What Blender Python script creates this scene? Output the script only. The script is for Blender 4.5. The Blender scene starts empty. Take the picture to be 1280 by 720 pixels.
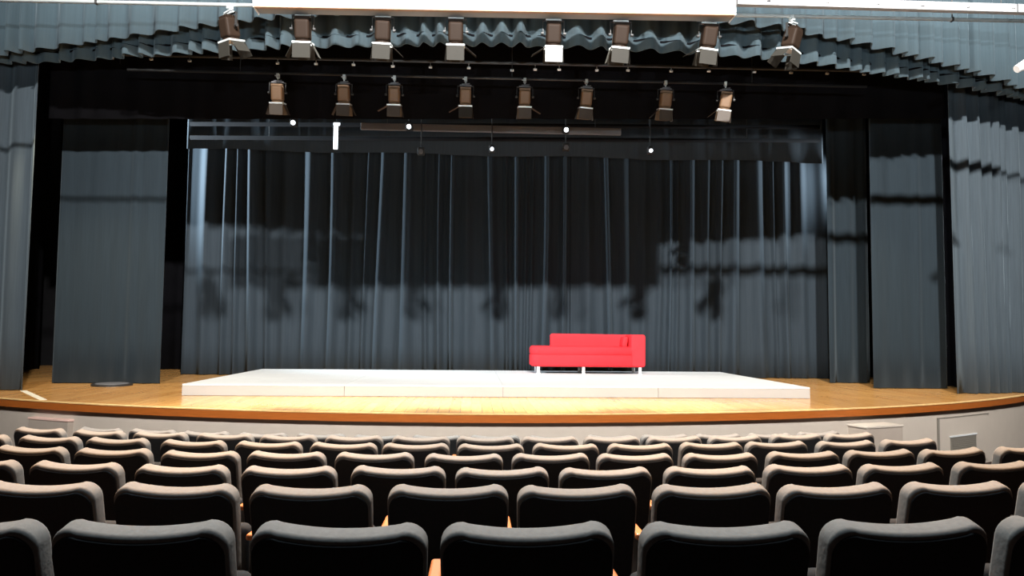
import bpy, bmesh, math, random
from mathutils import Vector, Matrix, Euler
random.seed(7)
R = math.radians
scene = bpy.context.scene
COL = scene.collection

# ------------------------------------------------------------------ camera
F = 925.0
CAM = Vector((0, 0, 2.043))
YAW, PITCH, ROLL = R(3.04), R(3.243), R(0.553)
M3 = (Matrix.Rotation(-YAW, 3, 'Z') @ Matrix.Rotation(R(90) + PITCH, 3, 'X') @ Matrix.Rotation(ROLL, 3, 'Z'))
cd = bpy.data.cameras.new('camera'); cam = bpy.data.objects.new('camera', cd); COL.objects.link(cam)
cam.matrix_world = Matrix.Translation(CAM) @ M3.to_4x4()
cd.sensor_width = 36; cd.lens = F / 1280 * 36; cd.clip_end = 200; cd.clip_start = 0.05
scene.camera = cam
def ray(px, py):
    return (M3 @ Vector(((px - 640) / F, (360 - py) / F, -1))).normalized()
def at(px, py, Y):                       # world point seen at a pixel, at distance Y down the hall
    d = ray(px, py); return CAM + d * (Y / d.y)
def on_z(px, py, z):
    d = ray(px, py); return CAM + d * ((z - CAM.z) / d.z)

STAGE = 1.0
AC = Vector((0.344, 24.135))                # centre of the concentric arcs of stage lip, curtains and rows
def arc_y(x, r): return AC.y - math.sqrt(max(0.01, r * r - (x - AC.x) ** 2))

# ------------------------------------------------------------------ materials
def mat(name, col, rough=0.6, metal=0.0, noise=0.0, nscale=30, bump=0.0, sheen=0.0, spec=0.5, emit=None, estr=0, aniso=None):
    m = bpy.data.materials.new(name); m.use_nodes = True
    nt = m.node_tree; b = nt.nodes['Principled BSDF']
    b.inputs['Base Color'].default_value = (*col, 1); b.inputs['Roughness'].default_value = rough
    b.inputs['Metallic'].default_value = metal; b.inputs['Specular IOR Level'].default_value = spec
    if sheen:
        b.inputs['Sheen Weight'].default_value = sheen; b.inputs['Sheen Roughness'].default_value = 0.5
        b.inputs['Sheen Tint'].default_value = (0.6, 0.75, 0.85, 1)
    if emit:
        b.inputs['Emission Color'].default_value = (*emit, 1); b.inputs['Emission Strength'].default_value = estr
    tc = nt.nodes.new('ShaderNodeTexCoord'); n = nt.nodes.new('ShaderNodeTexNoise'); n.inputs['Scale'].default_value = nscale
    n.inputs['Detail'].default_value = 5
    if aniso:
        mp = nt.nodes.new('ShaderNodeMapping'); mp.inputs['Scale'].default_value = aniso
        nt.links.new(tc.outputs['Object'], mp.inputs[0]); nt.links.new(mp.outputs[0], n.inputs[0])
    else: nt.links.new(tc.outputs['Object'], n.inputs[0])
    if noise:
        r = nt.nodes.new('ShaderNodeMapRange'); r.inputs[3].default_value = 1 - noise; r.inputs[4].default_value = 1 + noise
        nt.links.new(n.outputs[0], r.inputs[0])
        v = nt.nodes.new('ShaderNodeVectorMath'); v.operation = 'SCALE'; v.inputs[0].default_value = col
        nt.links.new(r.outputs[0], v.inputs['Scale']); nt.links.new(v.outputs[0], b.inputs['Base Color'])
    if bump:
        bp = nt.nodes.new('ShaderNodeBump'); bp.inputs['Strength'].default_value = bump; bp.inputs['Distance'].default_value = 0.01
        nt.links.new(n.outputs[0], bp.inputs['Height']); nt.links.new(bp.outputs[0], b.inputs['Normal'])
    return m

def plank_mat():
    m = bpy.data.materials.new('stage_boards'); m.use_nodes = True
    nt = m.node_tree; b = nt.nodes['Principled BSDF']; N = nt.nodes.new; L = nt.links.new
    tc = N('ShaderNodeTexCoord'); mp = N('ShaderNodeMapping'); mp.inputs['Rotation'].default_value = (0, 0, R(90))
    L(tc.outputs['Object'], mp.inputs[0])
    br = N('ShaderNodeTexBrick'); br.inputs['Scale'].default_value = 1.0; br.offset = 0.37
    br.inputs['Brick Width'].default_value = 2.4; br.inputs['Row Height'].default_value = 0.14
    br.inputs['Mortar Size'].default_value = 0.0035; br.inputs['Mortar Smooth'].default_value = 0.3
    br.inputs['Color1'].default_value = (0.70, 0.35, 0.105, 1); br.inputs['Color2'].default_value = (0.80, 0.44, 0.15, 1)
    br.inputs['Mortar'].default_value = (0.22, 0.10, 0.04, 1); L(mp.outputs[0], br.inputs[0])
    mp2 = N('ShaderNodeMapping'); mp2.inputs['Scale'].default_value = (9, 0.7, 1); L(tc.outputs['Object'], mp2.inputs[0])
    n = N('ShaderNodeTexNoise'); n.inputs['Scale'].default_value = 3; n.inputs['Detail'].default_value = 6; L(mp2.outputs[0], n.inputs[0])
    mx = N('ShaderNodeMix'); mx.data_type = 'RGBA'; mx.blend_type = 'MULTIPLY'; mx.inputs[0].default_value = 0.35
    cr = N('ShaderNodeValToRGB'); cr.color_ramp.elements[0].color = (0.45, 0.38, 0.3, 1); cr.color_ramp.elements[0].position = .3
    cr.color_ramp.elements[1].position = .7
    L(n.outputs[0], cr.inputs[0]); L(br.outputs[0], mx.inputs[6]); L(cr.outputs[0], mx.inputs[7]); L(mx.outputs[2], b.inputs['Base Color'])
    n2 = N('ShaderNodeTexNoise'); n2.inputs['Scale'].default_value = 1.3; L(tc.outputs['Object'], n2.inputs[0])
    mr = N('ShaderNodeMapRange'); mr.inputs[3].default_value = 0.12; mr.inputs[4].default_value = 0.26
    L(n2.outputs[0], mr.inputs[0]); L(mr.outputs[0], b.inputs['Roughness'])
    return m

MT = {}
MT['velour'] = mat('velour_curtain', (0.044, 0.057, 0.068), 0.9, noise=.25, nscale=3, sheen=.2, spec=.1, aniso=(14, 14, .5))
MT['velour_back'] = mat('velour_backdrop', (0.022, 0.031, 0.040), 0.8, noise=.25, nscale=3, sheen=.06, spec=.15, aniso=(10, 10, .4))
MT['velour_valance'] = mat('velour_valance', (0.050, 0.074, 0.088), 0.85, noise=.15, nscale=3, sheen=.35, spec=.1, aniso=(14, 14, .5))
MT['black_cloth'] = mat('black_masking_cloth', (0.0035, 0.0035, 0.0045), 0.95, noise=.3, nscale=4, spec=.05)
MT['black_paint'] = mat('black_painted_wall', (0.010, 0.010, 0.011), 0.95, noise=.2, nscale=6, spec=.05)
MT['boards'] = plank_mat()
MT['nosing'] = mat('varnished_lip', (0.38, 0.105, 0.018), 0.35, noise=.3, nscale=6, aniso=(1, 1, 12))
MT['nosing_highlight'] = mat('lip_edge_highlight', (0.80, 0.52, 0.22), 0.4, noise=.4, nscale=9)  # yellow highlight along the lip's top edge, put into the colour
MT['greige'] = mat('greige_paint', (0.50, 0.44, 0.38), 0.75, noise=.05, nscale=5, bump=.05)
MT['plinth'] = mat('plinth_paint', (0.40, 0.34, 0.29), 0.75, noise=.08, nscale=5)
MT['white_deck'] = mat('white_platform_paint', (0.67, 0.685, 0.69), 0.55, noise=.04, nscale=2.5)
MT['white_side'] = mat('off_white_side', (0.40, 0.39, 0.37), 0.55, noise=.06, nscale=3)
MT['red'] = mat('red_upholstery', (0.74, 0.030, 0.040), 0.8, noise=.10, nscale=8, bump=.04, spec=.15)
MT['chrome'] = mat('polished_steel', (0.85, 0.85, 0.86), 0.25, 0.9)
MT['white_leg'] = mat('white_enamel', (0.85, 0.85, 0.85), 0.35)
MT['seat_fabric'] = mat('charcoal_seat_fabric', (0.155, 0.15, 0.145), 0.95, noise=.18, nscale=60, bump=.12, sheen=.0, spec=.15)
MT['seat_back'] = mat('seat_back_fabric', (0.022, 0.023, 0.025), 0.95, noise=.2, nscale=70, bump=.1, spec=.1)
MT['armwood'] = mat('orange_armrest_wood', (0.42, 0.13, 0.035), 0.4, noise=.2, nscale=8, aniso=(8, 1, 8))
MT['dark_metal'] = mat('black_metal', (0.03, 0.03, 0.03), 0.5, 0.3, noise=.1)
MT['carpet'] = mat('dark_carpet', (0.045, 0.030, 0.026), 1.0, noise=.3, nscale=80, bump=.2, spec=.05)
MT['lamp_body'] = mat('lamp_housing', (0.020, 0.012, 0.008), 0.6, 0.0, noise=.12, nscale=9, spec=.10)
MT['lamp_flap'] = mat('lamp_flap_grey', (0.027, 0.025, 0.021), 0.6, 0.0, noise=.08, nscale=9, spec=.12)
MT['lamp_flap_lit'] = mat('lamp_flap_bright', (0.22, 0.225, 0.225), 0.5, noise=.05)  # flap lit by another lamp, its brightness put into the base colour
MT['lamp_brown'] = mat('lamp_bronze', (0.16, 0.09, 0.045), 0.55, 0.1, noise=.15, nscale=9)
MT['lamp_brown_flap'] = mat('lamp_bronze_flap', (0.045, 0.030, 0.018), 0.55, 0.1, noise=.15, nscale=9)
MT['galv'] = mat('galvanised_pipe', (0.62, 0.66, 0.66), 0.4, 0.3, noise=.15, nscale=8)
MT['white_metal'] = mat('white_powder_coat', (0.82, 0.82, 0.81), 0.45, noise=.04)
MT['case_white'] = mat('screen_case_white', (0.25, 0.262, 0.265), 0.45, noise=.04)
MT['velour_leg'] = mat('velour_side_curtain', (0.014, 0.021, 0.027), 0.9, noise=.25, nscale=3, sheen=.2, spec=.1, aniso=(14, 14, .5))
MT['raceway_white'] = mat('raceway_white', (0.33, 0.33, 0.335), 0.4, noise=.05)
MT['trim_tan'] = mat('tan_trim', (0.36, 0.22, 0.14), 0.5, noise=.1, nscale=4)
MT['grey_metal'] = mat('grey_raceway', (0.14, 0.14, 0.15), 0.5, 0.1, noise=.1)
MT['glass'] = mat('lamp_lens', (0.5, 0.5, 0.5), 0.1, 0.0, spec=.8)
MT['glint_lens'] = mat('glint_lens', (0.9, 0.95, 1), 0.3, emit=(0.85, 0.93, 1.0), estr=3.0)  # emission gives the lamp lenses their bright glint
MT['glint'] = mat('nickel_glide', (0.85, 0.82, 0.78), 0.25, 0.4, emit=None)
MT['floor_strip'] = mat('pale_strip', (0.85, 0.80, 0.66), 0.6)
MT['vent'] = mat('vent_grey', (0.22, 0.20, 0.17), 0.6)
MT['pink_lit'] = mat('pinkish_lit_top', (0.80, 0.55, 0.48), 0.6, noise=.25, nscale=4)  # pinkish light on the box top, mixed into its colour

# ------------------------------------------------------------------ mesh helpers
def link(name, bm, m, parent=None, smooth=False, loc=None, rot=None):
    me = bpy.data.meshes.new(name); bmesh.ops.recalc_face_normals(bm, faces=bm.faces[:]); bm.to_mesh(me); bm.free()
    if smooth:
        for p in me.polygons: p.use_smooth = True
    o = bpy.data.objects.new(name, me); COL.objects.link(o)
    for mm in (m if isinstance(m, (list, tuple)) else [m]): me.materials.append(mm)
    if parent: o.parent = parent
    if loc is not None: o.location = loc
    if rot is not None: o.rotation_euler = rot
    return o
def inst(name, me, parent, loc=(0, 0, 0), rot=(0, 0, 0)):
    o = bpy.data.objects.new(name, me); COL.objects.link(o); o.parent = parent; o.location = loc; o.rotation_euler = rot; return o
def tag(o, label, cat, group=None, kind=None):
    o['label'] = label; o['category'] = cat
    if group: o['group'] = group
    if kind: o['kind'] = kind
    return o
def struct(o): o['kind'] = 'structure'; return o
def thing(name, label, cat, loc=(0, 0, 0), rz=0, group=None):
    o = bpy.data.objects.new(name, None); COL.objects.link(o); o.location = loc; o.rotation_euler = (0, 0, rz)
    o.empty_display_size = .1
    return tag(o, label, cat, group)
def box(bm, cx, cy, cz, sx, sy, sz, bev=0.0, seg=2, rot=None):
    g = bmesh.ops.create_cube(bm, size=1); vs = g['verts']
    bmesh.ops.scale(bm, vec=(sx, sy, sz), verts=vs)
    if bev:
        es = list({e for v in vs for e in v.link_edges})
        r = bmesh.ops.bevel(bm, geom=es, offset=bev, segments=seg, affect='EDGES', profile=.5)
        vs = list({v for f in r['faces'] for v in f.verts} | {v for v in vs if v.is_valid})
    if rot is not None: bmesh.ops.rotate(bm, cent=(0, 0, 0), matrix=rot, verts=vs)
    bmesh.ops.translate(bm, vec=(cx, cy, cz), verts=vs)
    return vs
def tube(bm, a, b, r, seg=12, r2=None):
    a = Vector(a); b = Vector(b); d = b - a
    g = bmesh.ops.create_cone(bm, cap_ends=True, segments=seg, radius1=r, radius2=r if r2 is None else r2, depth=d.length)
    q = d.to_track_quat('Z', 'Y').to_matrix()
    bmesh.ops.rotate(bm, cent=(0, 0, 0), matrix=q, verts=g['verts'])
    bmesh.ops.translate(bm, vec=(a + b) / 2, verts=g['verts'])
    return g['verts']

def arc_solid(bm, x0, x1, r, y_back, z0, z1, n=60):
    """solid whose front follows the arc of radius r and whose back lies at y_back"""
    F_ = []; B_ = []
    for i in range(n + 1):
        x = x0 + (x1 - x0) * i / n; y = arc_y(x, r)
        yb = y_back(x) if callable(y_back) else y_back
        F_.append((bm.verts.new((x, y, z0)), bm.verts.new((x, y, z1)))); B_.append((bm.verts.new((x, yb, z0)), bm.verts.new((x, yb, z1))))
    for i in range(n):
        bm.faces.new((F_[i][0], F_[i+1][0], F_[i+1][1], F_[i][1])); bm.faces.new((B_[i][0], B_[i][1], B_[i+1][1], B_[i+1][0]))
        bm.faces.new((F_[i][1], F_[i+1][1], B_[i+1][1], B_[i][1])); bm.faces.new((F_[i][0], B_[i][0], B_[i+1][0], F_[i+1][0]))
    for k in (0, n): bm.faces.new((F_[k][0], F_[k][1], B_[k][1], B_[k][0]))

# ------------------------------------------------------------------ the house
def ground_z(y): return max(0.0, 0.128 + (7.26 - y) * 0.0835)
bm = bmesh.new()
ys = [-6, 8.79, 15]
prev = None
for y in ys:
    z = ground_z(y); row = [bm.verts.new((-13, y, z)), bm.verts.new((13, y, z)), bm.verts.new((-13, y, z - .3)), bm.verts.new((13, y, z - .3))]
    if prev:
        bm.faces.new((prev[0], prev[1], row[1], row[0])); bm.faces.new((prev[2], row[2], row[3], prev[3]))
        bm.faces.new((prev[0], row[0], row[2], prev[2])); bm.faces.new((prev[1], prev[3], row[3], row[1]))
    else: bm.faces.new((row[0], row[2], row[3], row[1]))
    prev = row
bm.faces.new((prev[0], prev[1], prev[3], prev[2]))
struct(link('floor', bm, MT['carpet']))
HW = mat('house_wall_dark', (0.05, 0.045, 0.042), .9, noise=.1)
for nm, a in (('wall_left', (-13.15, 6.5, 5.8, .3, 26, 13)), ('wall_right', (13.15, 6.5, 5.8, .3, 26, 13)), ('wall_rear', (0, -6.15, 6.2, 26, .3, 12.2)),
              ('ceiling', (0, 6.5, 12.25, 26.6, 26, .3))):
    bm = bmesh.new(); box(bm, *a); struct(link(nm, bm, HW))
# stage tower
for nm, a in (('wall_stage_left', (-13.15, 19.9, 5.8, .3, .8, 13)), ('wall_stage_right', (13.15, 19.9, 5.8, .3, .8, 13)), ('wall_stage_back', (0, 20.15, 5.8, 26, .3, 13)),
              ('ceiling_stage', (0, 19.9, 12.25, 26.6, .8, .3))):
    bm = bmesh.new(); box(bm, *a); struct(link(nm, bm, MT['black_paint']))

# stage floor, lip, front wall
bm = bmesh.new(); arc_solid(bm, -12.6, 12.6, 14.87, 20.0, STAGE - .06, STAGE); 
struct(link('floor_stage', bm, MT['boards']))
bm = bmesh.new(); arc_solid(bm, -12.6, 12.6, 14.93, lambda x: arc_y(x, 14.873), STAGE - .105, STAGE - .006)
struct(link('trim_stage_lip', bm, MT['nosing']))
bm = bmesh.new(); arc_solid(bm, -12.6, 12.6, 14.938, lambda x: arc_y(x, 14.873), STAGE - .0058, STAGE + .008)
struct(link('trim_stage_highlight', bm, MT['nosing_highlight']))
bm = bmesh.new(); arc_solid(bm, -12.6, 12.6, 14.862, lambda x: arc_y(x, 14.70), -.02, STAGE - .062)
struct(link('wall_stage_front', bm, MT['greige']))

# ------------------------------------------------------------------ curtains
class Folds:
    def __init__(s, seed, amp, wl, sharp=0.0, lo=.55, hi=1.6):
        rnd = random.Random(seed); s.c = []; u = -2.0
        s.nodes = []
        while u < 40:
            w = wl * rnd.uniform(lo, hi); a = amp * rnd.uniform(.45, 1.25)
            s.nodes.append((u, w, a, rnd.uniform(-1, 1))); u += w
        s.sharp = sharp
    def __call__(s, u, t=0):
        # t: 0 top .. 1 bottom ; piecewise fold cells
        lo, hi = 0, len(s.nodes) - 1
        while lo < hi:
            m = (lo + hi + 1) // 2
            if s.nodes[m][0] <= u: lo = m
            else: hi = m - 1
        u0, w, a, k = s.nodes[lo]; f = (u - u0) / w
        f = min(1, max(0, f)); v = 0.5 - 0.5 * math.cos(2 * math.pi * f)
        v = v ** (1 + s.sharp)
        return a * v * (0.8 + 0.35 * t)

def curtain(name, path, z0, z1, folds, m, du=0.03, nz=9, hem=None, thick=0.012, drift=0.05, parent=None, seed=1, toe=0.0, lift=None):
    """path(u)->(x,y,nx,ny) for u in metres 0..L ; folds push along the normal"""
    L = path['len']; fn = path['fn']; n = max(8, int(L / du)); rnd = random.Random(seed)
    ph = [rnd.uniform(0, 6.28) for _ in range(4)]
    bm = bmesh.new(); grid = []
    for j in range(nz + 1):
        t = j / nz; row = []
        for i in range(n + 1):
            u = L * i / n
            uu = u + drift * (math.sin(u * 1.3 + ph[0] + t * 1.2) + .6 * math.sin(u * 3.7 + ph[1] - t * 1.5)) * (t - .3)
            x, y, nx, ny = fn(u); d = folds(uu, t) + toe * t * t
            zz = z1 + (z0 - z1) * t
            if hem and j == nz: zz += hem(u)
            if lift: zz += lift(x) * (t if nz > 1 else 1)
            row.append(bm.verts.new((x + nx * d, y + ny * d, zz)))
        grid.append(row)
    for j in range(nz):
        for i in range(n): bm.faces.new((grid[j][i], grid[j][i+1], grid[j+1][i+1], grid[j+1][i]))
    o = link(name, bm, m, parent, smooth=True)
    md = o.modifiers.new('thickness', 'SOLIDIFY'); md.thickness = thick; md.offset = 0
    return o
def arc_path(xa, xb, r):
    a0 = math.asin((xa - AC.x) / r); a1 = math.asin((xb - AC.x) / r); L = (a1 - a0) * r
    def fn(u):
        a = a0 + u / r; return (AC.x + r * math.sin(a), AC.y - r * math.cos(a), math.sin(a), -math.cos(a))
    return {'len': L, 'fn': fn}
VP = [(-12.8, 13.4), (-9, 12.0), (-6.8, 11.55), (-5.7, 11.3), (-4.4, 11.0), (-2.5, 10.6), (.5, 10.3), (3.6, 10.42), (5.2, 10.66), (6.4, 11.0), (7.8, 11.4), (9.8, 12.1), (12.8, 13.2)]
def spline_path(pts, dy):
    P = [Vector((x, y + dy)) for x, y in pts]; Q = []
    for i in range(len(P) - 1):
        p0 = P[max(0, i-1)]; p1 = P[i]; p2 = P[i+1]; p3 = P[min(len(P)-1, i+2)]
        for k in range(12):
            t = k / 12; Q.append(.5 * ((2*p1) + (p2-p0)*t + (2*p0-5*p1+4*p2-p3)*t*t + (3*p1-p0-3*p2+p3)*t**3))
    Q.append(P[-1]); acc = [0]
    for a_, b_ in zip(Q, Q[1:]): acc.append(acc[-1] + (b_ - a_).length)
    import bisect
    def fn(u):
        i = min(len(Q) - 2, max(0, bisect.bisect_right(acc, u) - 1)); f = (u - acc[i]) / (acc[i+1] - acc[i])
        p = Q[i].lerp(Q[i+1], f); d = (Q[min(len(Q)-1, i+2)] - Q[max(0, i-1)]).normalized(); return (p.x, p.y, d.y, -d.x)
    return {'len': acc[-1], 'fn': fn}
def line_path(xa, ya, xb, yb):
    L = math.hypot(xb - xa, yb - ya); dx, dy = (xb - xa) / L, (yb - ya) / L
    return {'len': L, 'fn': lambda u: (xa + dx * u, ya + dy * u, dy, -dx)}

TOP = 12.0
def lift1(x): return -.36 * min(1.1, ((x - 1) / 8) ** 2)
def lift2(x): return 0.0
o = curtain('valance', spline_path(VP, .04), 6.60, TOP, Folds(3, .16, .29), MT['velour_valance'], du=.025, nz=5, drift=.02, lift=lift1)
tag(o, 'long blue-grey pleated valance hanging across the top of the stage opening', 'valance')
b2 = thing('pleated_border', 'second scalloped blue-grey border just behind and below the front valance', 'stage border', (0, 0, 0))
F2 = Folds(5, .15, .28)
curtain('border_cloth', spline_path(VP, .42), 6.22, TOP, F2, MT['velour_valance'], du=.025, nz=5, drift=.02, parent=b2, lift=lift2)
o = curtain('border_shadow_line', spline_path(VP, .410), 6.37, 6.402, F2, MT['black_cloth'], du=.025, nz=1, drift=0, thick=.004, parent=b2, lift=lift2)  # dark strip standing in for the pipe's shadow across the border

# house curtain, left and right
xl = at(39, 400, 12.35).x; xr = at(1190, 400, 12.6).x
o = curtain('stage_curtain', line_path(-12.9, 14.0, xl, 12.35), STAGE + .01, TOP, Folds(11, .16, .34), MT['velour'], nz=12, drift=.12, seed=4, toe=.03)
tag(o, 'grey pleated main curtain drawn open at the left edge of the stage', 'curtain', 'main stage curtains')
o = curtain('stage_curtain', line_path(xr, 12.65, 12.9, 13.9), STAGE + .01, TOP, Folds(12, .15, .36), MT['velour'], nz=12, drift=.12, seed=5, toe=.03)
tag(o, 'grey pleated main curtain drawn open at the right edge of the stage', 'curtain', 'main stage curtains')

# masking legs
def leg(px0, px1, Y, seed, label, amp=.035, wl=.3, ztop=8.9, dx=0, m='velour_leg'):
    a = at(px0, 400, Y).x; b = at(px1, 400, Y).x
    o = curtain('side_curtain', line_path(a, Y, b, Y), STAGE + .012, ztop, Folds(seed, amp, wl), MT[m], nz=10, drift=.04, seed=seed)
    return tag(o, label, 'curtain', 'narrow side curtains on stage')
leg(70, 203, 13.9, 21, 'flat dark side curtain standing behind the main curtain on the left of the stage')
leg(1090, 1182, 13.75, 22, 'flat dark side curtain standing behind the main curtain on the right of the stage')
leg(1034, 1086, 15.2, 23, 'narrow folded side curtain right beside the right end of the back curtain', amp=.10, wl=.28)

# back curtain in two halves
a = at(229, 400, 16.65).x; c = at(712, 400, 16.65).x; b = at(1050, 400, 16.65).x
class Crests(Folds):
    def __call__(s, u, t=0):
        return Folds.__call__(s, u, t)
FB = Folds(31, .16, .30, 1.3, .3, 2.0)
o = curtain('back_curtain', line_path(a, 16.65, c, 16.65), STAGE + .012, 8.9, FB, MT['velour_back'], du=.014, nz=12, drift=.13, seed=8)
tag(o, 'wide dark pleated back curtain panel left of the red sofa', 'curtain', 'back curtain panels')
o = curtain('back_curtain', line_path(c + .01, 16.65, b, 16.65), STAGE + .012, 8.9, Folds(35, .14, .34, 1.0, .3, 2.0), MT['velour_back'], du=.014, nz=12, drift=.13, seed=9)
tag(o, 'dark pleated back curtain panel behind and right of the red sofa', 'curtain', 'back curtain panels')
# upper border in front of the back curtain
a2 = at(234, 190, 15.95).x; b2x = at(1028, 195, 15.95).x
o = curtain('back_border', line_path(a2, 15.95, b2x, 15.95), at(640, 195, 15.95).z, 12.05, Folds(41, .03, .7), MT['velour_back'], nz=6, drift=.03, hem=lambda u: .02 * math.sin(u * 1.7))
tag(o, 'shallow dark border cloth hanging across the top of the back curtain', 'stage border')
# black border right behind the valance hides the fly space
hb0 = at(235, 149, 12.95); hb1 = at(1040, 149, 12.95); hbm = at(640, 150, 12.95)
def liftb(x): return hb0.z + (hb1.z - hb0.z) * (x - hb0.x) / (hb1.x - hb0.x) - hbm.z
o = curtain('black_border', line_path(-7.3, 12.95, 8.6, 12.95), at(640, 150, 12.95).z, TOP, Folds(43, .04, .5), MT['black_cloth'], nz=4, lift=liftb)
tag(o, 'flat black masking border hanging behind the upper row of bronze stage lights', 'stage border')
# black masking at the sides and back
for s, nm in ((-1, 'left'), (1, 'right')):
    o = curtain('masking_curtain', line_path(s * 9.6 - (.8 if s < 0 else 0), 13.9 if s < 0 else 18.4, s * 9.6 - (.8 if s < 0 else 0), 18.4 if s < 0 else 13.9), STAGE + .01, 9.2, Folds(50 + s, .08, .4), MT['black_cloth'], nz=4, du=.06)
    tag(o, 'black masking curtain closing off the %s wing of the stage' % nm, 'curtain', 'black masking curtains')
o = curtain('masking_curtain', line_path(-9.2, 18.6, 9.2, 18.6), STAGE + .01, 9.2, Folds(60, .08, .4), MT['black_cloth'], nz=3, du=.08)
tag(o, 'black masking curtain across the rear behind the back curtain', 'curtain', 'black masking curtains')

# ------------------------------------------------------------------ white platform
PX0, PX1, PY0, PY1, PH = -4.39, 5.37, 11.55, 15.85, .177
pl = thing('stage_platform', 'low wide white platform in the middle of the wooden stage', 'platform', ((PX0 + PX1) / 2, (PY0 + PY1) / 2, STAGE))
hw = (PX1 - PX0) / 2; hd = (PY1 - PY0) / 2
bm = bmesh.new()
nx, ny = 4, 3
for i in range(nx):
    for j in range(ny):
        w = 2 * hw / nx; d = 2 * hd / ny
        box(bm, -hw + w * (i + .5), -hd + d * (j + .5), PH - .012, w - .004, d - .004, .024, .002, 1)
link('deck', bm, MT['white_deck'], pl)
bm = bmesh.new()
t = .02; h = PH - .026 - .004
for i in range(nx):
    w = 2 * hw / nx
    for sy in (-1, 1): box(bm, -hw + w * (i + .5), sy * (hd - t / 2 - .004), h / 2 + .004, w - .006, t, h)
for j in range(ny):
    d = 2 * hd / ny
    for sx in (-1, 1): box(bm, sx * (hw - t / 2 - .004), -hd + d * (j + .5), h / 2 + .004, t, d - .05, h)
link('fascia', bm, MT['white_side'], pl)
bm = bmesh.new()
for i in range(nx + 1):
    for j in range(ny + 1):
        box(bm, (-hw + .06) + (2 * hw - .12) * i / nx, (-hd + .06) + (2 * hd - .12) * j / ny, (PH - .025) / 2, .05, .05, PH - .025)
link('support_frame', bm, MT['dark_metal'], pl)

# ------------------------------------------------------------------ red sofa
DZ = STAGE + PH
sp = on_z(735, 467.5, DZ)
SX = sp.x; SY = sp.y + .33
sofa = thing('sofa', 'red chaise sofa with a low open left end on the white platform', 'sofa', (SX, SY, DZ), R(-1.0))
W = 2.14; LEG = .135; sofa.scale = (1.065, 1.065, 1.065)
def rounded(name, x0, x1, y0, y1, z0, z1, bev, parent, m, seg=4, tweak=None):
    bm = bmesh.new(); box(bm, (x0 + x1) / 2, (y0 + y1) / 2, (z0 + z1) / 2, x1 - x0, y1 - y0, z1 - z0, bev, seg)
    if tweak: tweak(bm)
    return link(name, bm, m, parent, smooth=True)
# seat base with rounded open end
bm = bmesh.new()
x0, x1, y0, y1 = -W / 2, W / 2 - .02, -.38, .38
pts = []
rr = .17
for k in range(9):
    a = math.pi + math.pi / 2 * k / 8; pts.append((x0 + rr + rr * math.cos(a), y0 + rr + rr * math.sin(a)))
pts += [(x1, y0), (x1, y1)]
for k in range(9):
    a = math.pi / 2 + math.pi / 2 * k / 8; pts.append((x0 + rr + rr * math.cos(a), y1 - rr + rr * math.sin(a)))
def loft(bm, rings):
    L = [[bm.verts.new(p) for p in r] for r in rings]; n = len(rings[0])
    for a, b in zip(L, L[1:]):
        for i in range(n): bm.faces.new((a[i], a[(i+1) % n], b[(i+1) % n], b[i]))
    bm.faces.new(L[0][::-1]); bm.faces.new(L[-1])
    return L
cx, cy = (x0 + x1) / 2, 0
def ring(ins, z):
    return [(cx + (p[0] - cx) * (1 - ins / 1.05), cy + (p[1] - cy) * (1 - ins / .38), z) for p in pts]
H0, H1 = LEG, .36
loft(bm, [ring(.03, H0), ring(.008, H0 + .012), ring(0, H0 + .035), ring(0, H1 - .03), ring(.012, H1)])
link('seat_base', bm, MT['red'], sofa, smooth=True)
bm = bmesh.new()
H0, H1 = .352, .50
def wav(p):  # softly sagging cushion top
    return (p[0], p[1], p[2] - .016 * math.cos(p[0] * 3.1) * (1 if p[2] > .45 else 0))
loft(bm, [[wav(q) for q in ring(.02, H0)], [wav(q) for q in ring(.002, H0 + .02)], [wav(q) for q in ring(.0, H1 - .05)], [wav(q) for q in ring(.012, H1 - .02)], [wav(q) for q in ring(.04, H1 - .003)], [wav(q) for q in ring(.1, H1)]])
link('seat_cushion', bm, MT['red'], sofa, smooth=True)
rounded('backrest', -.66, W / 2 - .01, .20, .39, .30, .745, .045, sofa, MT['red'], tweak=lambda bm: [setattr(v.co, 'z', v.co.z + .012 * math.cos(v.co.x * 1.8)) for v in bm.verts if v.co.z > .6])
rounded('armrest', W / 2 - .26, W / 2 + .01, -.392, .392, .14, .745, .04, sofa, MT['red'])
bm = bmesh.new()
for i in range(24):
    pass
pil = rounded('side_cushion', -.05, .05, -.16, .16, -.105, .105, .04, sofa, MT['red'])
pil.location = (W / 2 - .325, .03, .60); pil.rotation_euler = (0, R(8), 0)
for x in (-.93, -.08, .99):
    for y in (-.31, .31):
        bm = bmesh.new(); tube(bm, (x, y, .0), (x, y, LEG + .02), .03, 16); tube(bm, (x, y, 0), (x, y, .012), .04, 16)
        link('leg', bm, MT['white_leg'], sofa, smooth=False)
bm = bmesh.new(); box(bm, 0.02, 0, LEG + .0, 2.0, .62, .02)
link('underframe', bm, MT['dark_metal'], sofa)

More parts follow.
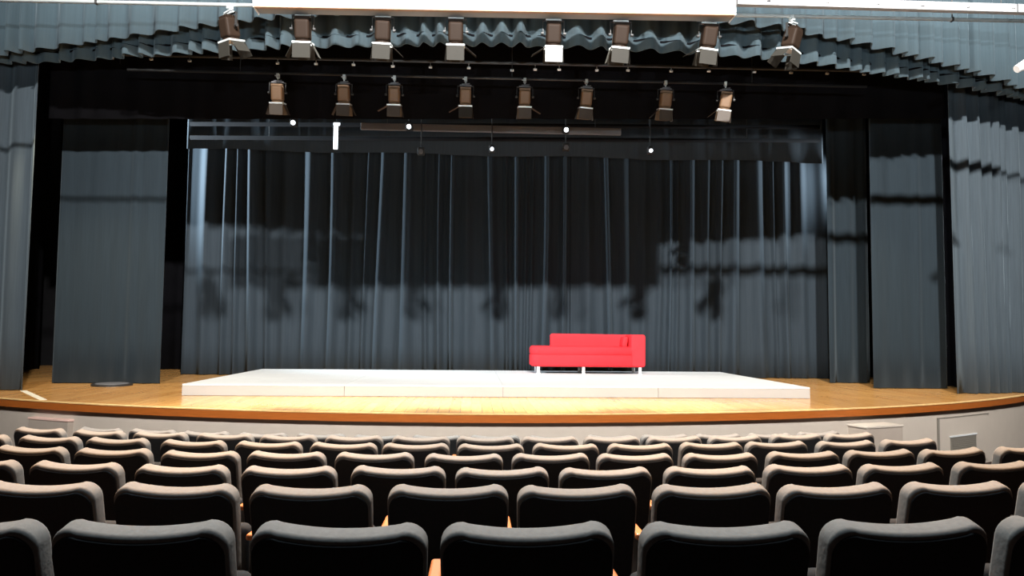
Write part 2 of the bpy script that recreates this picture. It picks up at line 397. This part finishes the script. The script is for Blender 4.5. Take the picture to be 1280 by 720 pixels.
# ------------------------------------------------------------------ theatre seats
SW = .498
def back_outline(w, h, dip=.017, rc=.062, inset=0.0, n=22):
    hw = w / 2 - inset; pts = []
    def topz(x): return h - inset - dip * (1 - min(1, abs(x) / (w / 2 * .8)) ** 2)
    # right side up
    pts.append((hw * .93, inset)); pts.append((hw * .97, h * .3)); pts.append((hw * .99, h * .6))
    r = max(.02, rc - inset * .5)
    for k in range(7):
        a = math.pi / 2 * k / 6; pts.append((hw - r + r * math.cos(a), h - inset - r + r * math.sin(a)))
    for k in range(1, n):
        x = (hw - r) * (1 - 2 * k / n); pts.append((x, topz(x)))
    for k in range(7):
        a = math.pi / 2 + math.pi / 2 * k / 6; pts.append((-hw + r + r * math.cos(a), h - inset - r + r * math.sin(a)))
    pts.append((-hw * .99, h * .6)); pts.append((-hw * .97, h * .3)); pts.append((-hw * .93, inset))
    return pts
def slab(bm, w, h, y0, y1, rnd=.035, curve=.22, ins0=0.0):
    """padded slab between y0 (rear) and y1 (front), all edges rounded"""
    T = y1 - y0; rings = []
    K = 6
    lay = []
    for k in range(K + 1):
        a = math.pi / 2 * k / K; lay.append((y0 + rnd * (1 - math.sin(a)) if False else y0 + rnd - rnd * math.cos(a), rnd - rnd * math.sin(a)))
    lay += [(y1 - rnd + rnd * math.sin(math.pi / 2 * k / K), rnd - rnd * math.cos(math.pi / 2 * k / K)) for k in range(0, K + 1)]
    lay = [(lay[0][0], rnd + .1), (lay[0][0], rnd + .04)] + lay + [(lay[-1][0], rnd + .04), (lay[-1][0], rnd + .1)]
    for (y, ins) in lay:
        rings.append([(x, y + curve * x * x, z) for x, z in back_outline(w, h, inset=ins + ins0)])
    loft(bm, rings)
BH = .50   # height of the backrest
bm = bmesh.new(); slab(bm, SW, BH, -.06, .055, .03)
for v in bm.verts: v.co.z += .40 - BH + .0
me_back = None
def make_seat():
    root = bpy.data.objects.new('theatre_seat', None); COL.objects.link(root); root.empty_display_size = .1
    tilt = R(13)
    def recl(b):  # recline about the seat hinge
        bmesh.ops.rotate(b, cent=(0, 0, 0), matrix=Matrix.Rotation(tilt, 3, 'X'), verts=b.verts[:])
        bmesh.ops.translate(b, vec=(0, .09, .415), verts=b.verts[:])
    b = bmesh.new(); slab(b, SW, BH, -.050, .030, .018); recl(b); link('backrest', b, MT['seat_fabric'], root, smooth=True)
    b = bmesh.new(); slab(b, SW - .016, BH - .018, -.056, -.03, .007); recl(b); link('back_panel', b, MT['seat_back'], root, smooth=True)
    b = bmesh.new(); box(b, 0, .25, .50, .44, .09, .36, .035, 4, None)
    link('seat_cushion', b, MT['seat_back'], root, smooth=True)
    b = bmesh.new(); box(b, -.28, .25, .665, .045, .34, .028, .01, 3); link('armrest', b, MT['armwood'], root, smooth=False)
    b = bmesh.new(); box(b, -.28, .22, .33, .03, .22, .645, .006, 2); box(b, -.28, .22, .012, .06, .34, .024, .005, 2); box(b, -.15, .16, .45, .25, .03, .03)
    link('leg', b, MT['dark_metal'], root)
    return root
proto = make_seat()
def copy_seat():
    c = proto.copy(); COL.objects.link(c)
    for ch in proto.children:
        d = ch.copy(); COL.objects.link(d); d.parent = c
    return c
rows = [
 ('row nearest the camera', 2.23, 1.474, [-25, 198, 428, 660, 894, 1113, 1322]),
 ('second row from the camera', 3.18, 1.384, [65, 228, 396, 561, 721, 885, 1036, 1181, 1325]),
 ('third row from the camera', 4.05, 1.301, [-22, 103, 236, 367, 498, 629, 755, 882, 1001, 1118, 1230]),
 ('fourth row from the camera', 4.83, 1.243, [45, 149, 255, 361, 470, 579, 687, 790, 895, 997, 1093, 1184, 1275]),
 ('fifth row from the camera', 5.63, 1.185, [-20, 67, 152, 245, 338, 430, 521, 613, 704, 797, 884, 966, 1052, 1130]),
 ('sixth row from the camera', 6.48, 1.113, [53, 127, 204, 283, 363, 444, 525, 605, 685, 762, 841, 916, 990, 1058]),
 ('frontmost row by the stage', 7.32, 1.005, [127, 192, 259, 330, 402, 473, 546, 617, 688, 760, 830, 895, 958, 1020])]
ORD = ['leftmost', 'second from the left', 'third from the left', 'fourth from the left', 'fifth from the left', 'sixth from the left', 'seventh from the left',
       'eighth from the left', 'ninth from the left', 'tenth from the left', 'eleventh from the left', 'twelfth from the left', 'thirteenth from the left', 'fourteenth from the left']
first = True
rs = random.Random(99)
for rname, d0, ztop, pxs in rows:
    rr_ = AC.y - d0
    for i, px in enumerate(pxs):
        # intersect the sight line with the row's arc, seat by seat
        Y = d0
        for _ in range(8):
            p = at(px, 600, Y); Y = arc_y(p.x, rr_)
        x = at(px, 600, Y).x
        s = proto if first else copy_seat(); first = False
        h = .892
        s.location = (x, Y - .06, ztop - h + rs.uniform(-.004, .004))
        s.rotation_euler = (0, R(rs.uniform(-.7, .7)), -math.atan2(x - AC.x, AC.y - Y) * -1 + R(rs.uniform(-1, 1)))
        s.rotation_euler.z = math.atan2(x - AC.x, AC.y - Y) + R(rs.uniform(-1.2, 1.2))
        tag(s, 'charcoal upholstered theatre seat, %s in the %s' % (ORD[i], rname), 'seat', 'theatre seats facing the stage')
        if i == len(pxs) - 1:
            for nm in ('armrest', 'leg'):
                src = [c for c in s.children if c.name.startswith(nm)][0]; e = src.copy(); COL.objects.link(e); e.parent = s
                e.location.x += .56 if nm == 'armrest' else 0
                if nm == 'leg': e.rotation_euler = (0, 0, 0); e.location.x += .56

# ------------------------------------------------------------------ lights on bars
def me_of(bm, name, m, smooth=False):
    me = bpy.data.meshes.new(name); bmesh.ops.recalc_face_normals(bm, faces=bm.faces[:]); bm.to_mesh(me); bm.free(); me.materials.append(m)
    if smooth:
        for p in me.polygons: p.use_smooth = True
    return me
def fixture(loc, label, group, body, flap, tilt=12, yaw=0, roll=0, side=(20, 20), near=8, flapmat=None, s=1.0, drop=.0):
    """hanging stage spotlight: clamp on the pipe at loc, yoke, housing pointing down, four flaps"""
    t = thing('stage_light', label, 'stage light', loc, R(yaw), group)
    t.scale = (s, s, s)
    b = bmesh.new(); box(b, 0, 0, -.005, .05, .075, .07, .01, 2); tube(b, (0, 0, -.03), (0, 0, -.10 - drop), .012, 8); tube(b, (-.05, 0, .0), (-.02, 0, .0), .009, 8)
    link('clamp', b, MT['galv'], t)
    b = bmesh.new(); z0 = -.10 - drop
    box(b, 0, 0, z0 + .008, .19, .05, .022, .004, 1); tube(b, (-.06, -.03, z0 + .02), (.07, -.03, z0 + .035), .012, 8)
    link('bracket', b, MT['galv'] if body is MT['lamp_body'] else MT['grey_metal'], t)
    b = bmesh.new(); box(b, 0, 0, z0, .262, .03, .008)
    for q in (-1, 1): box(b, q * .128, 0, z0 - .085, .006, .03, .17); tube(b, (q * .12, 0, z0 - .16), (q * .152, 0, z0 - .16), .02, 10)
    link('yoke', b, MT['dark_metal'], t)
    hd = bpy.data.objects.new('housing', None)
    rot = Euler((R(tilt), R(roll), 0))
    piv = Vector((0, 0, z0 - .16))
    b = bmesh.new()
    box(b, 0, 0, -.01, .18, .18, .24, .035, 4)
    box(b, 0, 0, .118, .13, .13, .03, .008, 2)
    for k in range(5): box(b, 0, -.06 + .03 * k, .115, .17, .006, .04)
    tube(b, (0, 0, -.13), (0, 0, -.16), .095, 20)
    h = link('housing', b, body, t, loc=piv, rot=rot)
    b = bmesh.new(); tube(b, (0, 0, -.155), (0, 0, -.168), .082, 20); link('lens', b, MT['glass'], h)
    fm = flapmat or flap
    b = bmesh.new()
    for q in (-1, 1): box(b, q * .108, 0, -.165, .006, .222, .02); box(b, 0, q * .108, -.165, .222, .006, .02)
    link('flap_frame', b, MT['galv'], h)
    for k, (ang, nm) in enumerate(((near, 'near'), (28, 'far'), (side[0], 'l'), (side[1], 'r'))):
        b = bmesh.new(); box(b, 0, 0, -.09, .212 if k < 2 else .17, .004, .175, .002, 1)
        o = link('barn_door', b, fm if k == 0 else flap, h)
        if k == 0: o.location = (0, -.11, -.175); o.rotation_euler = (-R(ang), 0, 0)
        elif k == 1: o.location = (0, .11, -.175); o.rotation_euler = (R(ang), 0, 0)
        elif k == 2: o.location = (-.11, 0, -.175); o.rotation_euler = Euler((0, R(ang), R(0))); o.rotation_euler = (R(-ang), 0, R(-90))
        else: o.location = (.11, 0, -.175); o.rotation_euler = (R(-ang), 0, R(90))
    return t

# front of house bar: galvanised pipe with eight lights
YB = 9.5
pA = at(-30, 1, YB); pB = at(1310, 25.5, YB)
zb = at(640, 14, YB).z
bar = thing('lighting_pipe', 'long pale horizontal lighting pipe hung in front of the valance', 'pipe', (0, YB, zb))
pz = lambda px: at(px, 15, YB)
bm = bmesh.new()
xa, xb = pA.x - 1.2, pB.x + 1.2
tube(bm, (xa, 0, pA.z - zb), (xb, 0, pB.z - zb), .024, 16)
link('pipe', bm, MT['galv'], bar, smooth=True)
def bar_z(x): return pA.z + (pB.z - pA.z) * (x - xa) / (xb - xa)
for px in (120, 460, 800, 1190):
    x = at(px, 15, YB).x; bm = bmesh.new(); tube(bm, (x, 0, bar_z(x) - zb + .02), (x, 0, 12.08 - zb), .008, 8); box(bm, x, 0, bar_z(x) - zb, .03, .06, .06, .006, 1)
    link('hanger', bm, MT['dark_metal'], bar)
bx = thing('raceway', 'white metal cable raceway above the lighting pipe at the upper right', 'raceway', (0, 0, 0))
q0 = at(921, 1.5, 9.3); q1 = at(1330, 13.5, 9.3)
bm = bmesh.new(); ln = (q1 - q0).length
ang = math.atan2(q1.z - q0.z, q1.x - q0.x)
mid = (q0 + q1) / 2
box(bm, mid.x, mid.y, mid.z, ln, .09, .115, .006, 2, Matrix.Rotation(-ang, 3, 'Y'))
link('trough', bm, MT['raceway_white'], bx)
for px in (958, 1030, 1093, 1148, 1205, 1262):
    k = (px - 921) / (1330 - 921); p = q0.lerp(q1, k); bm = bmesh.new(); box(bm, p.x, p.y - .055, p.z + .005, .05, .02, .035, .005, 2)
    tube(bm, (p.x, p.y - .066, p.z + .005), (p.x, p.y - .072, p.z + .005), .012, 12)
    link('outlet', bm, MT['white_deck'] if px > 1000 else MT['grey_metal'], bx)
for px in (1000, 1250):
    k = (px - 921) / (1330 - 921); p = q0.lerp(q1, k); bm = bmesh.new(); tube(bm, (p.x, p.y, p.z + .04), (p.x, p.y, 12.08), .006, 8)
    link('hanger', bm, MT['dark_metal'], bx)
# screen housing
c0 = at(318, 9.5, 9.25); c1 = at(918, 20, 9.25); ln = (c1 - c0).length; mid = (c0 + c1) / 2; ang = math.atan2(c1.z - c0.z, c1.x - c0.x)
case = thing('projection_screen_case', 'long white rolled projection screen case at the top centre', 'screen case', (mid.x, mid.y, mid.z))
case.rotation_euler = (0, -ang, 0)
bm = bmesh.new(); box(bm, 0, .1, .34, ln, .24, .66, .02, 3); link('casing', bm, MT['case_white'], case)
bm = bmesh.new(); box(bm, 0, .0, .008, ln - .01, .06, .022, .004, 1); link('bottom_rail', bm, MT['trim_tan'], case)
for s in (-1, 1):
    bm = bmesh.new(); box(bm, s * (ln / 2 + .008), .1, .34, .016, .26, .68, .006, 1); link('end_cap', bm, MT['white_metal'], case)
    bm = bmesh.new(); tube(bm, (s * ln * .35, .1, .66), (s * ln * .35, .1, 12.08 - mid.z), .01, 8); link('hanger', bm, MT['dark_metal'], case)

G1 = 'stage lights on the front lighting pipe'
row1 = [(287, dict(yaw=-38, side=(10, 38), roll=0, near=6), 'leftmost grey stage light on the front pipe, flap splayed to the right'),
        (379, dict(side=(28, 28)), 'brown-bodied stage light on the front pipe, second from the left'),
        (479, dict(side=(5, 50), roll=2), 'stage light on the front pipe with one flap angled right, third from the left'),
        (570, dict(side=(5, 52)), 'stage light on the front pipe with pale flap angled right, fourth from the left'),
        (692, dict(side=(58, 5), flapmat=MT['lamp_flap_lit']), 'stage light with the brightly lit square flap on the front pipe'),
        (776, dict(side=(12, 8), roll=4), 'stage light on the front pipe just right of the bright-flapped one'),
        (886, dict(side=(60, 8), roll=6), 'stage light at the right end of the white screen case, flap angled left'),
        (990, dict(yaw=38, side=(38, 10), roll=9, near=6), 'rightmost grey tilted stage light on the front pipe')]
for px, kw, lab in row1:
    x = at(px, 20, YB).x
    fixture((x, YB, bar_z(x) - .02), lab, G1, MT['lamp_body'], MT['lamp_flap'], s=1.08, **kw)
# a small light at the right margin
pr = at(1282, 84, 8.9)
g = thing('clip_light', 'small bright clip light cut by the right edge of the photo', 'stage light', pr)
bm = bmesh.new(); tube(bm, (-.12, 0, -.03), (.06, 0, .07), .05, 14, .07); link('housing', bm, MT['white_metal'], g)
bm = bmesh.new(); tube(bm, (.0, 0, .05), (.05, 0, .35), .01, 8); tube(bm, (.05, 0, .35), (.05, 0, 12.08 - pr.z), .01, 8); link('bracket', bm, MT['galv'], g)

# first electric on stage: faint bar with eight bronze lights
YE = 11.8
eA = at(240, 91, YE); eB = at(1010, 105, YE); ez = (eA.z + eB.z) / 2
el = thing('lighting_batten', 'thin dark horizontal batten carrying the bronze stage lights', 'pipe', (0, YE, ez))
bm = bmesh.new(); tube(bm, (eA.x - 1.0, 0, eA.z - ez + .02), (eB.x + 1.0, 0, eB.z - ez - .02), .02, 12); link('pipe', bm, MT['dark_metal'], el, smooth=True)
for px in (300, 640, 940):
    x = at(px, 98, YE).x; bm = bmesh.new(); tube(bm, (x, 0, 0), (x, 0, 12.08 - ez), .006, 8); link('hanger', bm, MT['dark_metal'], el)
def e_z(x): return eA.z + (eB.z - eA.z) * (x - eA.x) / (eB.x - eA.x)
G2 = 'bronze stage lights on the second bar'
row2 = [(347, dict(), 'dim bronze stage light, leftmost on the second bar'),
        (430, dict(side=(25, 25)), 'dim bronze stage light, second from the left on the second bar'),
        (493, dict(side=(60, 10)), 'bronze stage light with a flap out to the left, third on the second bar'),
        (582, dict(side=(60, 5), flapmat=MT['lamp_flap']), 'bronze stage light with the palest square flap on the second bar'),
        (656, dict(side=(5, 60)), 'bronze stage light with a flap out to the right, fifth on the second bar'),
        (733, dict(side=(12, 10), roll=4), 'bronze stage light, third from the right on the second bar'),
        (832, dict(side=(40, 8), roll=3), 'bronze stage light, second from the right on the second bar'),
        (907, dict(side=(45, 8), roll=9, yaw=-10), 'tilted bronze stage light, rightmost on the second bar')]
for px, kw, lab in row2:
    x = at(px, 110, YE).x
    fixture((x, YE, e_z(x) - .02), lab, G2, MT['lamp_brown'], MT['lamp_brown_flap'], s=1.0, drop=.02, **kw)

# curtain track with small bright glides
YT = 12.4
pts = [(90, 72), (140, 73), (189, 74), (237, 76), (347, 79), (395, 80), (442, 81), (491, 83), (538, 84), (586, 85), (640, 88), (669, 87), (699, 87), (746, 88), (785, 88), (839, 89), (886, 89), (943, 90), (989, 91), (1034, 92), (1080, 93)]
tA = at(60, 66, YT); tB = at(1110, 89, YT)
tr = thing('curtain_track', 'black curtain track with a line of tiny bright glides under the valance', 'curtain track', (0, 0, 0))
bm = bmesh.new(); tube(bm, tA, tB, .03, 8); link('track', bm, MT['dark_metal'], tr)
for p in pts:
    w = at(p[0], p[1], YT); k = (w.x - tA.x) / (tB.x - tA.x); zt = tA.z + (tB.z - tA.z) * k
    bm = bmesh.new(); box(bm, w.x, YT, w.z, .06, .03, .035, .006, 2); tube(bm, (w.x, YT, w.z), (w.x, YT, zt), .004, 6); link('glide', bm, MT['glint'], tr)
for px in (150, 640, 1040):
    x = at(px, 80, YT).x; bm = bmesh.new(); tube(bm, (x, YT, at(px, 80, YT).z), (x, YT, 12.08), .006, 6); link('hanger', bm, MT['dark_metal'], tr)

# rear electric: grey raceway with small lights, near the back border
YR = 15.0
r0 = at(451, 158, YR); r1 = at(776, 165, YR)
rw = thing('raceway', 'dark grey flat raceway high in front of the back curtain', 'raceway', (0, 0, 0))
bm = bmesh.new(); mid = (r0 + r1) / 2; ang = math.atan2(r1.z - r0.z, r1.x - r0.x)
box(bm, mid.x, YR, mid.z, (r1 - r0).length, .08, .14, .01, 2, Matrix.Rotation(-ang, 3, 'Y')); link('trough', bm, MT['grey_metal'], rw)
for k in (.1, .9):
    p = r0.lerp(r1, k); bm = bmesh.new(); tube(bm, (p.x, YR, p.z), (p.x, YR, 12.08), .006, 6); link('hanger', bm, MT['dark_metal'], rw)
for zpx, lab in ((156, 'upper of two dark bars added as shadow stripes on the back border'), (173, 'lower of two dark bars added as shadow stripes on the back border')):
    p0 = at(238, zpx - 1, 15.7); p1 = at(1024, zpx + 3, 15.7)
    b_ = thing('batten', lab, 'pipe', (0, 0, 0), group='added dark bars at the back')  # dark bars added to stand in for shadow stripes on the border
    bm = bmesh.new(); tube(bm, p0, p1, .045, 12); link('pipe', bm, MT['black_paint'], b_, smooth=True)
    for k in (.12, .88):
        p = p0.lerp(p1, k); bm = bmesh.new(); tube(bm, p, (p.x, p.y, 12.08), .006, 6); link('hanger', bm, MT['dark_metal'], b_)
G3 = 'small lamps near the back curtain'
def small_lamp(px, py, lab, long=False, Y=14.75, size=1.0, glinting=True):
    p = at(px, py, Y)
    t = thing('small_stage_lamp', lab, 'lamp', p, 0, G3)
    bm = bmesh.new(); box(bm, 0, .1, .02, .14 * size, .14, .15, .02, 2); link('housing', bm, MT['dark_metal'], t)
    bm = bmesh.new()
    if long: box(bm, 0, 0, -.22, .085, .03, .52, .012, 2); box(bm, .015, -.004, .03, .13, .02, .06, .01, 2)  # long white flap, the light on it given as a glow
    else: tube(bm, (0, .03, 0), (0, .0, 0), .045 * size, 16)
    link('lens' if not long else 'glow_flap', bm, MT['glint_lens'] if glinting else MT['grey_metal'], t)
    bm = bmesh.new(); tube(bm, (0, .1, .08), (0, .1, 12.08 - p.z), .012, 8); link('hanger', bm, MT['dark_metal'], t)
small_lamp(366, 153, 'small lit lamp at the left over the back border')
small_lamp(420, 157, 'lamp with a long bright vertical flap over the back border', True)
small_lamp(511, 158, 'small lit lamp at the left end of the grey raceway')
small_lamp(708, 162, 'small lit lamp at the right part of the grey raceway')
small_lamp(615, 186, 'small lit lamp hanging low left of the stage centre line', size=.8)
small_lamp(814, 188, 'small lit lamp hanging low on the right in the dark', size=.8)
small_lamp(526, 189, 'small unlit grey lamp below the grey raceway', size=1.0, glinting=False)
small_lamp(708, 184, 'small unlit dark lamp hanging under the raceway on the right', size=1.1, glinting=False, Y=15.3)

# ------------------------------------------------------------------ objects in front of and on the stage
def plinth(px, pyt, Y, w, lab, topm, dz=.0):
    p = at(px, pyt, Y); z = p.z; g0 = ground_z(Y)
    t = thing('plinth', lab, 'box', (p.x, Y, g0), math.atan2(p.x - AC.x, AC.y - Y), 'painted boxes against the stage front')
    bm = bmesh.new(); box(bm, 0, .15, (z - g0 - .03) / 2, w, .3, z - g0 - .03, .008, 2); link('body', bm, MT['plinth'], t)
    bm = bmesh.new(); box(bm, 0, .15, z - g0 - .015, w + .02, .32, .03, .008, 2); link('lid', bm, topm, t)
plinth(60, 523, 10.5, .76, 'greige box with a pinkish-lit top in front of the stage at the left', MT['pink_lit'])
plinth(1106, 532, 9.58, .66, 'plain greige box in front of the stage at the right', MT['greige'])

# access panel with vent in the stage front, at the right
def on_front(px, py, r=14.87):
    Y = 10.5
    for _ in range(12):
        p = at(px, py, Y); Y = arc_y(p.x, r)
    return at(px, py, Y)
def front_patch(bm, px0, px1, z0, z1, r, th):
    xa = on_front(px0, 540).x; xb = on_front(px1, 540).x
    arc_solid(bm, xa, xb, r + th, lambda x: arc_y(x, r), z0, z1, 4)
vp = thing('access_panel', 'greige access panel with a small grey vent in the right stage front', 'panel', (0, 0, 0))
zt = on_front(1200, 521).z; 
bm = bmesh.new(); front_patch(bm, 1174, 1234, .06, zt, 14.866, .012); link('door_leaf', bm, MT['greige'], vp)
bm = bmesh.new(); front_patch(bm, 1171.5, 1174, .06, zt + .01, 14.866, .018); front_patch(bm, 1171.5, 1236, zt, zt + .014, 14.866, .018); link('frame', bm, MT['vent'], vp)
zv = on_front(1203, 542).z
bm = bmesh.new(); front_patch(bm, 1187, 1219, zv - .28, zv - .035, 14.879, .010)
for k in range(8): front_patch(bm, 1188, 1218, zv - .062 - k * .028, zv - .054 - k * .028, 14.889, .008)
v = link('vent_grille', bm, MT['vent'], vp)
bm = bmesh.new(); front_patch(bm, 1186, 1220, zv - .033, zv - .012, 14.879, .022); link('vent_hood', bm, MT['white_deck'], vp)

# round black plate on the stage floor at left, and a pale strip
p = on_z(140, 482, STAGE)
d = thing('floor_plate', 'flat round black plate on the stage floor at the left', 'plate', (p.x, p.y, STAGE))
bm = bmesh.new(); tube(bm, (0, 0, .0), (0, 0, .035), .33, 32); link('disc', bm, MT['dark_metal'], d)
bm = bmesh.new(); tube(bm, (0, 0, .0351), (0, 0, .045), .27, 32, .26); link('top_ring', bm, MT['grey_metal'], d)
def floor_strip(pa, pb, w, lab):
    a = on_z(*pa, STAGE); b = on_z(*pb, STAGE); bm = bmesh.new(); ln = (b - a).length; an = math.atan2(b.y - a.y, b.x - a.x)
    box(bm, 0, 0, .003, ln, w, .004); o = link('pale_floor_strip', bm, MT['floor_strip'], loc=((a.x + b.x) / 2, (a.y + b.y) / 2, STAGE), rot=(0, 0, an)); tag(o, lab, 'floor_strip')
floor_strip((29, 488.5), (54, 500), .09, 'short pale strip slanting across the far left stage floor')  # thin flat strip, paler than the boards

# added unseen bridge behind the camera: its railing keeps front lamps off the seats
br = thing('added_bridge', 'added unseen black bridge whose solid railing cuts the front light', 'bridge', (0, -3.9, 10.6))
bm = bmesh.new(); box(bm, 0, 0, .0, 25.8, 1.0, .08); link('walkway', bm, MT['black_paint'], br)
bm = bmesh.new(); box(bm, 0, .5, .31, 25.8, .05, .62); link('railing', bm, MT['black_paint'], br)
for x in (-9, -3, 3, 9):
    bm = bmesh.new(); box(bm, x, -.45, .8, .05, .05, 1.45); link('hanger', bm, MT['black_paint'], br)
# ------------------------------------------------------------------ light
bm = bmesh.new(); box(bm, 0, -4.4, 1.93, 25.6, .12, 1.83); bw = link('added_baffle', bm, MT['black_paint'])  # unseen baffle added to cut the low lamps' downward light
tag(bw, 'black parapet added unseen behind the camera to cut the low light', 'baffle')
def spot(name, loc, target, power, angle, blend=.5, size=.08, col=(1, 1, 1)):
    l = bpy.data.lights.new(name, 'SPOT'); l.energy = power; l.spot_size = R(angle); l.spot_blend = blend; l.shadow_soft_size = size; l.color = col
    o = bpy.data.objects.new(name, l); COL.objects.link(o); o.location = loc
    o.rotation_euler = (Vector(target) - Vector(loc)).to_track_quat('-Z', 'Y').to_euler(); return o
def area(name, loc, target, power, sx, sy, col):
    l = bpy.data.lights.new(name, 'AREA'); l.shape = 'RECTANGLE'; l.size = sx; l.size_y = sy; l.energy = power; l.color = col
    o = bpy.data.objects.new(name, l); COL.objects.link(o); o.location = loc
    o.rotation_euler = (Vector(target) - Vector(loc)).to_track_quat('-Z', 'Y').to_euler(); return o
WHT = (1.0, 0.97, 0.93)
spot('front_spot', (-1.6, -4.0, 11.7), (0.5, 13, 4.4), 14000, 68, .6, .2, WHT)
spot('front_spot', (1.8, -4.0, 11.7), (2.4, 13, 4.4), 36000, 70, .7, .2, WHT)
spot('side_spot', (-8.9, 15.95, 6.2), (-2.2, 16.65, 4.4), 5000, 72, .8, .05, (.75, .9, 1))
spot('side_spot', (9.3, 15.85, 6.0), (3.5, 16.65, 4.0), 900, 75, .8, .05, (.8, .92, 1))
spot('low_front_spot', (-2.0, -5.0, 2.75), (-2, 10, 7.0), 3500, 95, .4, .04, (.9, .97, 1))  # unseen low lamps, placed to light the valance beneath the screen case
spot('low_front_spot', (2.0, -5.0, 2.75), (2, 10, 7.0), 3500, 95, .4, .04, (.9, .97, 1))
spot('house_spot', (-3.5, 7.2, 10.5), (-3.2, 4.6, 0), 13000, 42, .8, .3, (1, .58, .30))
spot('house_spot', (3.5, 7.2, 10.5), (3.2, 4.6, 0), 13000, 42, .8, .3, (1, .58, .30))
spot('house_spot', (0.0, 7.2, 10.5), (0, 4.3, 0), 7000, 34, .9, .3, (1, .50, .20))
spot('house_spot', (0.0, 4.6, 10.5), (0, 2.0, 0), 4200, 46, .8, .3, (.72, .90, 1))
spot('house_spot', (0.0, 9.6, 10.5), (0, 7.4, 0), 15000, 72, .8, .3, (.95, .95, .88))
for x, y, pw in ((-6.6, 12.0, 420), (-2.6, 11.4, 200), (2.2, 11.4, 200), (6.6, 12.0, 420)):
    spot('floor_fill_spot', (x, y, 5.6), (x, y + .3, 1), pw, 110, .9, .1, (1, .84, .58))  # lamps added overhead to brighten the sides of the stage floor

w = bpy.data.worlds.new('world'); scene.world = w; w.use_nodes = True
w.node_tree.nodes['Background'].inputs[0].default_value = (.5, .6, .7, 1); w.node_tree.nodes['Background'].inputs[1].default_value = 0.004
vs = scene.view_settings
vs.view_transform = 'Standard'; vs.look = 'None'; vs.gamma = 1; vs.exposure = 0.0
try: vs.use_curve_mapping = False
except Exception: pass
